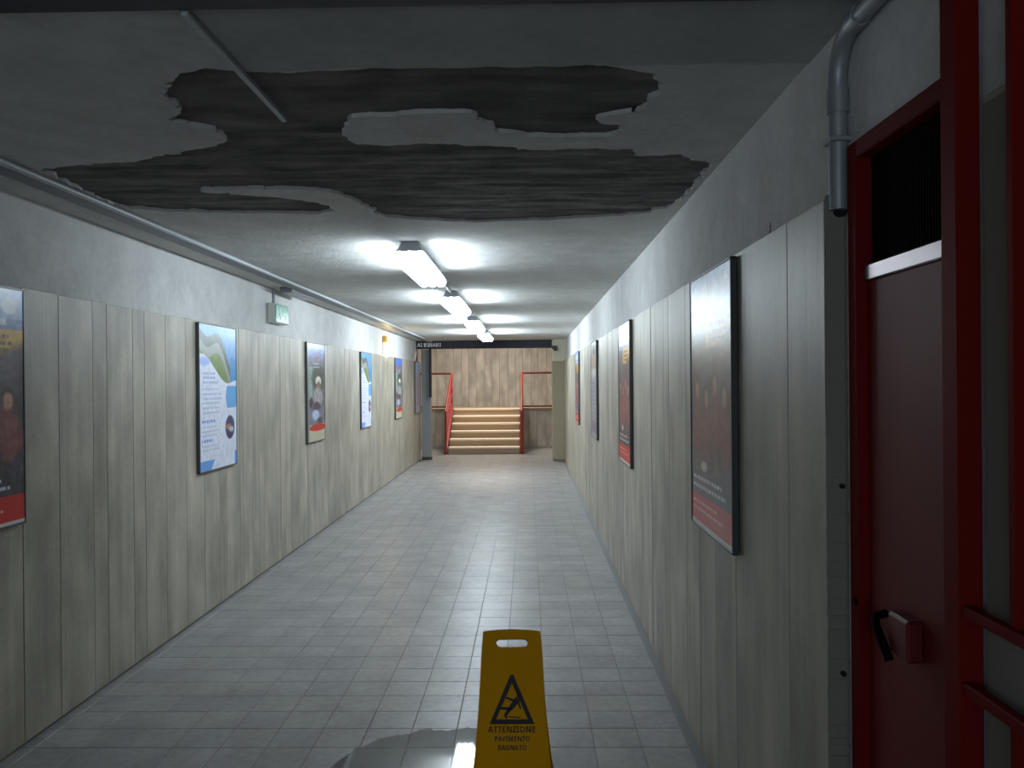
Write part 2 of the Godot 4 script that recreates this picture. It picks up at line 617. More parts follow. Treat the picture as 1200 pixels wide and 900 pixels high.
func make_hall() -> void:
	var wf := structure("wall_far", "beige board-marked wall behind the stair landing", "wall")
	part_box("core", P(-4.4, -0.1, 22.06), P(2.4, 3.6, 22.3), M.dark_mortar, wf)
	var x := -4.2
	rng.seed = 41
	while x < 2.1:
		var w: float = [0.2, 0.22, 0.18][rng.randi_range(0, 2)]
		part_box("panel", P(x + 0.002, 0.9, 22.07), P(x + w - 0.002, 3.4, 22.0 + rng.randf_range(0, 0.004)), M.hall_board, wf, 0.003, 0.5, Vector2(rng.randf(), rng.randf()))
		x += w
	var lo := structure("wall_landing", "beige board-marked front wall of the raised landing", "wall")
	for side in [[-4.2, -1.76], [-0.2, 2.2]]:
		var xx: float = side[0]
		while xx < side[1] - 0.01:
			var w := minf(0.2, side[1] - xx)
			part_box("panel", P(xx + 0.002, 0.06, 20.06), P(xx + w - 0.002, 0.90, 20.0), M.hall_board, lo, 0.003, 0.5, Vector2(rng.randf(), rng.randf()))
			xx += w
		part_box("core", P(side[0], -0.1, 20.04), P(side[1], 0.80, 20.2), M.dark_mortar, lo)
		part_box("skirting", P(side[0], 0.0, 20.06), P(side[1], 0.06, 19.985), M.steel_grey, lo, 0.003)
		part_box("coping", P(side[0], 0.90, 20.1), P(side[1], 0.945, 19.985), M.step_riser, lo, 0.005)
	part_box("landing_floor", P(-4.2, 0.80, 20.03), P(2.2, 0.93, 22.1), M.step_riser, lo)
	var hl := structure("wall_hall_left", "plaster side wall of the stair hall", "wall")
	part_box("plaster_face", P(-4.4, -0.1, END), P(-4.2, 3.6, 22.3), M.cream_wall, hl)
	var hr := structure("wall_hall_right", "plaster side wall of the stair hall opposite", "wall")
	part_box("plaster_face", P(2.2, -0.1, 16.5), P(2.4, 3.6, 22.3), M.cream_wall, hr)
	# front walls of the hall, either side of and above the passage mouth
	var hf := structure("wall_hall_front", "wall around the mouth of the passage", "wall")
	part_box("left_face", P(-4.4, -0.1, END - 0.15), P(XL, 3.6, END), M.cream_wall, hf)
	part_box("over_face", P(XL, H + 0.2, END - 0.15), P(XR, 3.6, END), M.cream_wall, hf)
	part_box("right_face", P(XR, -0.1, END - 0.15), P(2.4, 3.6, END), M.cream_wall, hf)
	var hc := structure("ceiling_hall", "plaster ceiling of the stair hall", "ceiling")
	part_box("slab", P(-4.4, 3.5, END - 0.15), P(2.4, 3.7, 22.3), M.ceiling_paint, hc)
	# pier on the right of the mouth: olive dado, cream above
	var pier := structure("wall_pier", "narrow pier with olive dado beside the passage mouth", "pier")
	part_box("dado", P(0.475, 0.03, END), P(XR, 1.96, 16.72), M.olive_wall, pier, 0.006)
	part_box("plinth", P(0.475, 0.0, END), P(XR, 0.03, 16.74), M.dark_mortar, pier)
	part_box("upper_face", P(0.485, 1.96, END), P(XR, H, 16.73), M.cream_wall, pier, 0.004)
	# hall lamp: out of view behind the lintel, it warms the far wall and the steps
	var lamp := thing("hall_lamp", "square ceiling lamp panel of the stair hall above the steps", "lamp", P(-0.95, 3.5, 19.4))
	part_box("housing", Vector3(-0.62, -0.05, -0.62), Vector3(0.62, 0.0, 0.62), M.lamp_housing, lamp, 0.008)
	part_box("glowing_panel", Vector3(-0.56, -0.056, -0.56), Vector3(0.56, -0.048, 0.56), M.hall_glow, lamp)
	area(Vector2(1.1, 1.1), HALL_ENERGY, Color(1.0, 0.965, 0.93), lamp, Vector3(0, -0.07, 0), Vector3.DOWN)

const LAMP_GAIN := [0.64, 0.88, 1.7, 1.9]      # energy factor per lamp, raised with depth to brighten the far end
const FILL_ENERGY := 2.4  # strength of the added fill light behind the viewer
const HALL_ENERGY := 14.0
const TUBE_DOWN := 1.0
const TUBE_SIDE := 1.7

func make_stairs() -> void:
	var s := thing("staircase", "short flight of six stone steps with pale nosings at the passage end", "staircase", P(-0.97, 0, 18.45))
	for k in 6:
		var z0 := -0.30 * k
		var y1 := 0.158 * (k + 1)
		var back := -1.50 if k < 5 else -1.53
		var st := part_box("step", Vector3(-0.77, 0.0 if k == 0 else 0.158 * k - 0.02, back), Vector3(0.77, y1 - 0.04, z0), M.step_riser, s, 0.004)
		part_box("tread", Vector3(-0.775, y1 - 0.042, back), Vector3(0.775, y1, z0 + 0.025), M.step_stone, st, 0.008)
	# railings
	for sd in [-1, 1]:
		var side := "beside the blue pole" if sd < 0 else "beside the olive pier"
		var r := thing("stair_railing", "red steel stair railing " + side, "railing", P(-0.97 + sd * 0.825, 0, 18.45), "stair railings")
		var z1 := -1.52
		var top := 1.77
		for k in 2:
			var p := start()
			var bz := 0.02 if k == 0 else z1
			box(p, Vector3(-0.022, 0.0 if k == 0 else 0.9, bz - 0.022), Vector3(0.022, 0.92 if k == 0 else top, bz + 0.022), 0.004)
			obj("post", p, M.rail_red, r)
		for k in 4:
			var p := start()
			var dy := -0.23 * k
			var a := Vector3(0, 0.92 + dy, 0.02)
			var b := Vector3(0, top + dy, z1)
			tube(p, [a, b], 0.024 if k == 0 else 0.016, 8)
			obj("handrail" if k == 0 else "sloping_bar", p, M.rail_red, r)
		var stg := start()
		tube(stg, [Vector3(0, 0.03, 0.0), Vector3(0, 0.93, z1)], 0.04, 6)
		obj("stringer", stg, M.rail_red, r)
		# landing rail
		var far := -0.75 if sd < 0 else 0.72
		var lr := start()
		tube(lr, [Vector3(0, top, z1), Vector3(far, top, z1)], 0.024, 8)
		obj("landing_handrail", lr, M.rail_brown, r)
		var lb := start()
		tube(lb, [Vector3(0, 0.99, z1), Vector3(far, 0.99, z1)], 0.02, 8)
		obj("landing_bar", lb, M.rail_brown, r)
		var lp := start()
		box(lp, Vector3(far - 0.02, 0.9, z1 - 0.02), Vector3(far + 0.02, top, z1 + 0.02), 0.004)
		obj("post", lp, M.rail_brown, r)

# ------------------------------------------------------------------ passage fittings
func make_lamps() -> void:
	var l := thing("fluorescent_lamp", "", "lamp", P(-0.69, H, 5.64), "fluorescent ceiling lamps")
	var hl := 0.60
	var st := start()
	slab(st, PackedVector2Array([Vector2(-0.045, 0), Vector2(0.045, 0), Vector2(0.078, -0.056), Vector2(-0.078, -0.056)]), -hl, hl)
	obj("housing", st, M.lamp_housing, l)
	for e in [-1.0, 1.0]:
		part_box("end_cap", Vector3(-0.082, -0.064, e * hl - 0.012), Vector3(0.082, -0.046, e * hl + 0.012), M.lamp_housing, l, 0.006)
	for k in 3:
		var t := start()
		var x := -0.060 + 0.060 * k
		var pts := []
		var rad := 0.041
		pts.append(Vector3(x, -0.098, -hl - 0.012))
		pts.append(Vector3(x, -0.098, hl + 0.012))
		tube(t, pts, rad, 14)
		obj("tube", t, M.tube_glow, l)
	area(Vector2(0.15, 1.15), TUBE_DOWN, Color(0.90, 0.96, 1.0), l, Vector3(0, -0.142, 0), Vector3.DOWN)
	area(Vector2(0.05, 1.15), TUBE_SIDE, Color(0.90, 0.96, 1.0), l, Vector3(-0.104, -0.098, 0), Vector3.LEFT)
	area(Vector2(0.05, 1.15), TUBE_SIDE, Color(0.90, 0.96, 1.0), l, Vector3(0.104, -0.098, 0), Vector3.RIGHT)
	var where := [5.64, 8.36, 11.35, 14.05]
	var says := ["lit fluorescent ceiling lamp closest to the peeled ceiling patch", "lit fluorescent ceiling lamp, second from the peeled ceiling patch", "lit fluorescent ceiling lamp, third from the peeled ceiling patch", "lit fluorescent ceiling lamp closest to the dark blue lintel sign"]
	for i in 4:
		var o: Node3D = l
		if i > 0:
			o = l.duplicate()
			o.name = numbered("fluorescent_lamp")
			add_child(o, true)
		o.position = P(-0.695, H, where[i])
		o.set_meta("label", says[i])
		for c in o.get_children():
			if c is AreaLight3D:
				c.light_energy *= LAMP_GAIN[i] if i == 0 else LAMP_GAIN[i] / LAMP_GAIN[0]
	var c := start()
	tube(c, [P(-0.70, H - 0.012, 6.27), P(-0.70, H - 0.012, 7.74)], 0.011, 8)
	tag(obj("lamp_conduit", c, M.grey_pvc), "pale conduit on the ceiling between the first two lamps", "conduit")

func make_trunking() -> void:
	var t := thing("cable_tray", "long grey cable tray along the ceiling above the left wall", "cable tray", P(0, H, 0))
	var segs := [[-2.9, 2.4], [2.4, 4.9], [4.9, 7.5], [7.5, 10.0], [10.0, 12.5], [12.5, 14.9], [14.9, 17.0]]
	for s in segs:
		part_box("tray_length", Vector3(-2.02, -0.026, -s[1] + 0.002), Vector3(-1.935, 0.0, -s[0] - 0.002), M.grey_pvc_dark, t, 0.003)
	var p := start()
	tube(p, [Vector3(-1.918, -0.016, 2.9), Vector3(-1.918, -0.016, -17.0)], 0.015, 10)
	obj("conduit", p, M.grey_pvc, t)
	var j := thing("junction_box", "flat grey junction box on the ceiling above the green exit sign", "junction box", P(-2.06, H, 7.6))
	part_box("body", Vector3(-0.07, -0.045, -0.45), Vector3(0.036, 0.0, 0.30), M.grey_pvc_dark, j, 0.006)
	part_box("lid", Vector3(-0.062, -0.052, -0.43), Vector3(0.028, -0.044, 0.28), M.grey_pvc, j, 0.004)
	# thin batten running on to the damage
	var b := start()
	box(b, P(-0.765, H - 0.020, 1.88), P(-0.747, H - 0.002, 2.66), 0.003)
	tag(obj("conduit_strip", b, M.grey_pvc), "thin grey conduit strip fixed under the peeled ceiling patch", "conduit")
	# pipe beside the door
	var w := thing("metal_pipe", "grey metal pipe bending from the ceiling corner down beside the red door", "pipe", P(0, 0, 0))
	var st := start()
	var path := [P(0.727, 1.945, 2.004), P(0.727, 2.20, 2.004)]
	for k in 7:
		var a := (PI / 2) * k / 6.0
		path.append(P(0.727, 2.24 + 0.10 * sin(a), 1.904 + 0.10 * cos(a)))
	path.append(P(0.727, 2.34, 0.2))
	tube(st, path, 0.0215, 14)
	obj("pipe", st, M.galvanised, w)
	for q in [[P(0.727, 2.17, 2.004), P(0.727, 2.225, 2.004)], [P(0.727, 2.34, 1.86), P(0.727, 2.34, 1.91)]]:
		var c := start()
		tube(c, q, 0.025, 14)
		obj("collar", c, M.galvanised, w)
	var cl := start()
	box(cl, P(0.70, 2.10, 2.032), P(0.75, 2.112, 1.976), 0.002)
	obj("clip", cl, M.galvanised, w)

func make_exit_sign() -> void:
	var e := thing("exit_sign", "green exit sign with white running figure on the left wall", "sign", P(XL, 2.165, 7.46))
	part_box("case", Vector3(0.0, -0.085, -0.20), Vector3(0.07, 0.085, 0.20), M.exit_case, e, 0.008)
	var face := part_box("green_face", Vector3(0.066, -0.078, -0.193), Vector3(0.076, 0.078, 0.193), M.exit_green, e, 0.003)
	# white doorway, figure and arrow
	var fx := Transform3D(Basis(Vector3(0, 0, -1), Vector3(0, 1, 0), Vector3(1, 0, 0)), Vector3(0.076, 0, 0))
	var d := start()
	slab(d, rect2(-0.165, -0.06, -0.145, 0.06), 0.0, 0.0015, fx)
	obj("doorway_mark", d, M.exit_white, face)
	var f := start()
	for q in figure_run():
		slab(f, q, 0.0, 0.002, fx)
	obj("running_figure", f, M.exit_white, face)
	var a := start()
	slab(a, rect2(0.02, -0.015, 0.10, 0.015), 0.0, 0.0015, fx)
	slab(a, PackedVector2Array([Vector2(0.09, -0.05), Vector2(0.155, 0), Vector2(0.09, 0.05)]), 0.0, 0.0015, fx)
	obj("arrow", a, M.exit_white, face)
	var c := start()
	tube(c, [Vector3(0.012, 0.085, 0.03), Vector3(0.012, H - 2.165 - 0.001, 0.03)], 0.012, 8)
	obj("feed_conduit", c, M.grey_pvc, e)
	# warm bulkhead lamp further down
	var w := thing("wall_lamp", "small lit warm bulkhead lamp high on the left wall", "lamp", P(XL, 2.06, 13.1))
	part_box("back_plate", Vector3(0.0, -0.13, -0.08), Vector3(0.02, 0.12, 0.08), M.exit_case, w, 0.006)
	part_box("painted_glow", Vector3(0.0, 0.12, -0.06), Vector3(0.06, 0.22, 0.06), M.glow_ochre, w, 0.008)  # yellow block, paints in the glow above the globe
	var g := start()
	var sp := SphereMesh.new()
	sp.radius = 0.055
	sp.height = 0.20
	sp.radial_segments = 20
	sp.rings = 10
	var go := put("glass_globe", sp, M.warm_glow, w)
	go.position = Vector3(0.06, -0.01, 0)
	part_box("lower_clip", Vector3(0.0, -0.17, -0.03), Vector3(0.05, -0.13, 0.03), M.exit_case, w, 0.006)
	var ol := OmniLight3D.new()
	ol.name = "light"
	ol.light_color = Color(1.0, 0.85, 0.55)
	ol.light_energy = 0.12
	ol.light_size = 0.04
	ol.omni_range = 20.0
	ol.omni_attenuation = 2.0
	ol.shadow_enabled = true
	w.add_child(ol)
	ol.position = Vector3(0.06, -0.01, 0)

func rect2(x0: float, y0: float, x1: float, y1: float) -> PackedVector2Array:
	return PackedVector2Array([Vector2(x0, y0), Vector2(x1, y0), Vector2(x1, y1), Vector2(x0, y1)])

func limb(a: Vector2, b: Vector2, w0: float, w1: float) -> PackedVector2Array:
	var t := (b - a).normalized()
	var n := Vector2(-t.y, t.x)
	return PackedVector2Array([a + n * w0, a - n * w0, b - n * w1, b + n * w1])

func disc(c: Vector2, r: float, k := 10) -> PackedVector2Array:
	var o := PackedVector2Array()
	for i in k:
		o.append(c + Vector2(cos(TAU * i / k), sin(TAU * i / k)) * r)
	return o

func figure_run() -> Array:
	var o := Vector2(-0.085, 0)
	return [disc(o + Vector2(0.015, 0.042), 0.011), limb(o + Vector2(0.008, 0.028), o + Vector2(-0.012, -0.008), 0.011, 0.010), limb(o + Vector2(0.006, 0.024), o + Vector2(0.035, 0.006), 0.005, 0.004), limb(o + Vector2(0.0, 0.024), o + Vector2(-0.03, 0.012), 0.005, 0.004), limb(o + Vector2(-0.010, -0.006), o + Vector2(0.022, -0.022), 0.008, 0.006), limb(o + Vector2(0.020, -0.018), o + Vector2(0.016, -0.052), 0.006, 0.005), limb(o + Vector2(-0.012, -0.006), o + Vector2(-0.034, -0.034), 0.008, 0.006), limb(o + Vector2(-0.032, -0.032), o + Vector2(-0.056, -0.034), 0.005, 0.004)]

# ------------------------------------------------------------------ posters
func blob(img: Image, cx: float, cy: float, rx: float, ry: float, col: Color, soft := 0.3) -> void:
	var w := img.get_width()
	var h := img.get_height()
	for y in range(maxi(0, int((cy - ry * 1.4) * h)), mini(h, int((cy + ry * 1.4) * h) + 1)):
		for x in range(maxi(0, int((cx - rx * 1.4) * w)), mini(w, int((cx + rx * 1.4) * w) + 1)):
			var q := Vector2((float(x) / w - cx) / rx, (float(y) / h - cy) / ry).length()
			var a := 1.0 - smoothstep(1.0 - soft, 1.0 + soft, q)
			if a > 0.0:
				img.set_pixel(x, y, img.get_pixel(x, y).lerp(col, a * col.a))

func bar(img: Image, x0: float, y0: float, x1: float, y1: float, col: Color) -> void:
	var w := img.get_width()
	var h := img.get_height()
	img.fill_rect(Rect2i(int(x0 * w), int(y0 * h), maxi(1, int((x1 - x0) * w)), maxi(1, int((y1 - y0) * h))), col)

func text_lines(img: Image, x0: float, y0: float, x1: float, rows: int, dy: float, hh: float, col: Color, s: int) -> void:
	var r := RandomNumberGenerator.new()
	r.seed = s
	for k in rows:
		var x := x0
		var stop := x1 - r.randf() * 0.25 * (x1 - x0)
		while x < stop:
			var ww := r.randf_range(0.02, 0.07)
			bar(img, x, y0 + k * dy, minf(x + ww, stop), y0 + k * dy + hh, col)
			x += ww + 0.015

func speckle(img: Image, amount: float, s: int) -> void:
	var n := noise(0.06, s, 4)
	for y in img.get_height():
		for x in img.get_width():
			var v := n.get_noise_2d(x, y) * amount
			var c := img.get_pixel(x, y)
			img.set_pixel(x, y, Color(clampf(c.r + v, 0, 1), clampf(c.g + v, 0, 1), clampf(c.b + v, 0, 1)))

func print_people() -> Image:
	var img := Image.create(192, 272, false, Image.FORMAT_RGB8)
	img.fill(Color(0.36, 0.34, 0.38))
	bar(img, 0, 0, 1, 0.19, Color(0.55, 0.66, 0.86))
	bar(img, 0, 0.13, 1, 0.19, Color(0.42, 0.50, 0.72))
	for k in 4:
		blob(img, 0.14 + 0.24 * k, 0.07, 0.08, 0.035, Color(0.86, 0.88, 0.93), 0.2)
	text_lines(img, 0.08, 0.13, 0.94, 1, 0.04, 0.028, Color(0.85, 0.88, 0.95), 3)
	bar(img, 0.42, 0.175, 1.0, 0.29, Color(0.88, 0.66, 0.10))
	text_lines(img, 0.50, 0.195, 0.96, 3, 0.03, 0.016, Color(0.35, 0.22, 0.05), 4)
	var r := RandomNumberGenerator.new()
	r.seed = 9
	for k in 26:
		blob(img, r.randf(), r.randf_range(0.32, 0.72), r.randf_range(0.05, 0.14), r.randf_range(0.04, 0.10), [Color(0.20, 0.17, 0.20), Color(0.45, 0.18, 0.20), Color(0.36, 0.30, 0.36), Color(0.52, 0.25, 0.26), Color(0.25, 0.22, 0.30)][r.randi_range(0, 4)], 0.4)
	for p in [[0.18, 0.44], [0.42, 0.47], [0.63, 0.42], [0.84, 0.46]]:
		blob(img, p[0], p[1] + 0.15, 0.11, 0.12, Color(0.52, 0.28, 0.30), 0.4)
		blob(img, p[0], p[1] - 0.01, 0.065, 0.038, Color(0.18, 0.13, 0.12), 0.3)
		blob(img, p[0], p[1] + 0.01, 0.05, 0.036, Color(0.78, 0.56, 0.48), 0.3)
	blob(img, 0.35, 0.75, 0.08, 0.02, Color(0.85, 0.82, 0.85), 0.4)
	bar(img, 0, 0.775, 1, 0.875, Color(0.24, 0.23, 0.28))
	text_lines(img, 0.06, 0.80, 0.9, 2, 0.034, 0.018, Color(0.80, 0.80, 0.85), 5)
	speckle(img, 0.12, 71)
	bar(img, 0, 0.872, 1, 1.0, Color(0.80, 0.10, 0.09))
	text_lines(img, 0.06, 0.90, 0.85, 2, 0.03, 0.012, Color(0.95, 0.75, 0.72), 6)
	bar(img, 0, 0.985, 1, 1.0, Color(0.85, 0.82, 0.80))
	return img

func print_coast() -> Image:
	var img := Image.create(192, 272, false, Image.FORMAT_RGB8)
	img.fill(Color(0.88, 0.90, 0.97))
	for y in 272:
		for x in 192:
			var u := x / 192.0
			var v := y / 272.0
			var line := 0.20 + 0.20 * smoothstep(0.05, 0.75, u) - 0.02 * smoothstep(0.75, 1.0, u)
			if v < line:
				var c := Color(0.36, 0.62, 0.86)
				var hill := 0.02 + 0.34 * u * u + 0.05 * sin(u * 9.0)
				if v > hill:
					c = Color(0.34, 0.40, 0.36)
				if v > hill + 0.07:
					c = Color(0.62, 0.64, 0.62)
				if v > hill + 0.14:
					c = Color(0.45, 0.55, 0.28)
				if u > 0.82 and v > 0.22:
					c = Color(0.18, 0.58, 0.84)
				img.set_pixel(x, y, c)
	speckle(img, 0.07, 72)
	blob(img, 0.12, 0.25, 0.14, 0.03, Color(0.62, 0.72, 0.95), 0.4)
	text_lines(img, 0.10, 0.33, 0.5, 3, 0.03, 0.018, Color(0.62, 0.70, 0.86), 11)
	text_lines(img, 0.08, 0.44, 0.62, 6, 0.032, 0.012, Color(0.68, 0.72, 0.86), 12)
	text_lines(img, 0.06, 0.655, 0.42, 1, 0.03, 0.02, Color(0.40, 0.58, 0.86), 13)
	text_lines(img, 0.06, 0.70, 0.55, 3, 0.03, 0.011, Color(0.68, 0.72, 0.86), 14)
	text_lines(img, 0.06, 0.79, 0.36, 1, 0.03, 0.02, Color(0.40, 0.58, 0.86), 15)
	text_lines(img, 0.06, 0.83, 0.55, 2, 0.03, 0.011, Color(0.68, 0.72, 0.86), 16)
	for y in 272:
		for x in 192:
			var u := x / 192.0
			var v := y / 272.0
			if v > 0.42 and v < 0.58 and u > 0.68 + 0.5 * absf(v - 0.50) and u + v * 0.6 < 1.32:
				img.set_pixel(x, y, Color(0.38, 0.66, 0.90))
			if v > 0.93 and u < 0.42 - (v - 0.90) * 1.5 or v > 0.90 and u > 0.93:
				img.set_pixel(x, y, Color(0.38, 0.62, 0.90))
	blob(img, 0.80, 0.72, 0.13, 0.085, Color(0.17, 0.24, 0.42), 0.06)
	blob(img, 0.76, 0.715, 0.08, 0.02, Color(0.76, 0.50, 0.36), 0.4)
	blob(img, 0.84, 0.735, 0.07, 0.02, Color(0.72, 0.78, 0.84), 0.4)
	blob(img, 0.80, 0.78, 0.07, 0.02, Color(0.08, 0.14, 0.26), 0.4)
	return img

func print_portrait() -> Image:
	var img := Image.create(192, 272, false, Image.FORMAT_RGB8)
	img.fill(Color(0.42, 0.42, 0.46))
	bar(img, 0, 0, 1, 0.14, Color(0.26, 0.44, 0.80))
	blob(img, 0.62, 0.16, 0.34, 0.07, Color(0.45, 0.40, 0.52), 0.5)
	bar(img, 0.0, 0.24, 0.30, 0.62, Color(0.52, 0.62, 0.58))
	blob(img, 0.62, 0.36, 0.36, 0.14, Color(0.22, 0.28, 0.24), 0.3)
	text_lines(img, 0.36, 0.20, 0.8, 2, 0.035, 0.018, Color(0.72, 0.76, 0.74), 21)
	blob(img, 0.62, 0.38, 0.17, 0.05, Color(0.84, 0.82, 0.76), 0.2)
	blob(img, 0.62, 0.43, 0.11, 0.04, Color(0.45, 0.33, 0.28), 0.3)
	blob(img, 0.60, 0.54, 0.26, 0.10, Color(0.60, 0.59, 0.60), 0.3)
	blob(img, 0.52, 0.65, 0.20, 0.05, Color(0.24, 0.20, 0.27), 0.3)
	blob(img, 0.20, 0.60, 0.10, 0.05, Color(0.20, 0.18, 0.20), 0.3)
	bar(img, 0.08, 0.68, 0.95, 0.82, Color(0.44, 0.44, 0.52))
	blob(img, 0.45, 0.73, 0.20, 0.05, Color(0.66, 0.76, 0.86), 0.3)
	blob(img, 0.70, 0.79, 0.14, 0.03, Color(0.25, 0.25, 0.26), 0.4)
	speckle(img, 0.16, 73)
	bar(img, 0, 0.83, 1, 1, Color(0.74, 0.71, 0.62))
	blob(img, 0.58, 0.86, 0.48, 0.036, Color(0.74, 0.14, 0.11), 0.12)
	bar(img, 0, 0, 0.10, 1.0, Color(0.46, 0.49, 0.52))
	return img

func print_notice() -> Image:
	var img := Image.create(192, 272, false, Image.FORMAT_RGB8)
	img.fill(Color(0.60, 0.62, 0.66))
	bar(img, 0, 0, 1, 0.36, Color(0.62, 0.58, 0.52))
	blob(img, 0.5, 0.32, 0.5, 0.05, Color(0.80, 0.80, 0.80), 0.4)
	blob(img, 0.60, 0.07, 0.30, 0.065, Color(0.06, 0.09, 0.12), 0.12)
	text_lines(img, 0.1, 0.42, 0.9, 9, 0.045, 0.02, Color(0.42, 0.46, 0.54), 31)
	bar(img, 0.1, 0.83, 0.9, 0.95, Color(0.42, 0.43, 0.54))
	speckle(img, 0.08, 74)
	return img

func print_pale() -> Image:
	var img := Image.create(192, 272, false, Image.FORMAT_RGB8)
	img.fill(Color(0.66, 0.64, 0.70))
	bar(img, 0, 0, 1, 0.2, Color(0.62, 0.68, 0.82))
	text_lines(img, 0.1, 0.28, 0.9, 12, 0.05, 0.02, Color(0.56, 0.54, 0.62), 41)
	speckle(img, 0.08, 75)
	return img

func poster_material(called: String, img: Image) -> StandardMaterial3D:
	img.generate_mipmaps()
	var m := mat(called, Color(1, 1, 1), 0.28)
	m.albedo_texture = ImageTexture.create_from_image(img)
	return m

func poster(side: int, dnear: float, m: Material, label: String, edge: Material, wide := 0.72, tall := 1.0, mid := 1.465) -> void:
	var x := PL + 0.001 if side < 0 else PR - 0.001
	var s := 1.0 if side < 0 else -1.0      # direction out of the wall
	var o := thing("poster_panel", label, "poster", P(x, mid, dnear + wide / 2), "poster panels on the walls")
	var hw := wide / 2
	var hh := tall / 2
	var t := 0.022
	# backing board
	part_box("backing", Vector3(minf(0, s * (t - 0.004)), -hh + 0.004, -hw + 0.004), Vector3(maxf(0, s * (t - 0.004)), hh - 0.004, hw - 0.004), edge, o)
	var pr := start()
	var fx := s * (t - 0.003)
	var a := hw - 0.006
	var b := hh - 0.006
	# picture's right hand lies far away on the left wall, near on the right wall
	var zr := -a if side < 0 else a
	quad(pr, Vector3(fx, b, -zr), Vector3(fx, b, zr), Vector3(fx, -b, zr), Vector3(fx, -b, -zr), Vector3(s, 0, 0), [Vector2(0, 0), Vector2(1, 0), Vector2(1, 1), Vector2(0, 1)])
	obj("print", pr, m, o)
	var fr := 0.008
	for k in 4:
		var lo: Vector3
		var hi: Vector3
		if k < 2:
			var yy := hh - fr if k == 0 else -hh
			lo = Vector3(0, yy, -hw)
			hi = Vector3(s * t, yy + fr, hw)
		else:
			var zz := hw - fr if k == 2 else -hw
			lo = Vector3(0, -hh, zz)
			hi = Vector3(s * t, hh, zz + fr)
		part_box("frame_strip", Vector3(minf(lo.x, hi.x), lo.y, lo.z), Vector3(maxf(lo.x, hi.x), hi.y, hi.z), edge, o, 0.0015)

func make_posters() -> void:
	var people := poster_material("print_people", print_people())
	var coast := poster_material("print_coast", print_coast())
	var portrait := poster_material("print_portrait", print_portrait())
	var notice := poster_material("print_notice", print_notice())
	var pale := poster_material("print_pale", print_pale())
	var fr: Material = M.poster_frame
	var dk: Material = M.poster_edge_dark
	poster(-1, 2.90, people, "framed crowd poster with yellow tag and red foot before the coast poster", fr)
	poster(-1, 5.56, coast, "framed white poster with blue coast photograph nearest the green exit sign", fr)
	poster(-1, 8.30, portrait, "framed poster of a person in a pale hat, just past the exit sign", fr)
	poster(-1, 11.0, coast, "framed white poster with blue coast photograph before the warm wall lamp", fr)
	poster(-1, 13.85, portrait, "framed poster with pale hat and red oval past the warm wall lamp", fr)
	poster(-1, 16.30, pale, "faded lilac poster at the end of the left wall", fr, 0.72, 1.0)
	poster(1, 2.86, people, "framed poster of a crowd with red foot nearest the red door", dk)
	poster(1, 5.72, people, "framed poster of a crowd with yellow tag, second along from the red door", dk)
	poster(1, 8.52, notice, "framed grey poster with a black disc at its top", dk)
	poster(1, 11.55, people, "framed poster of a crowd with red foot, last before the olive pier", fr)

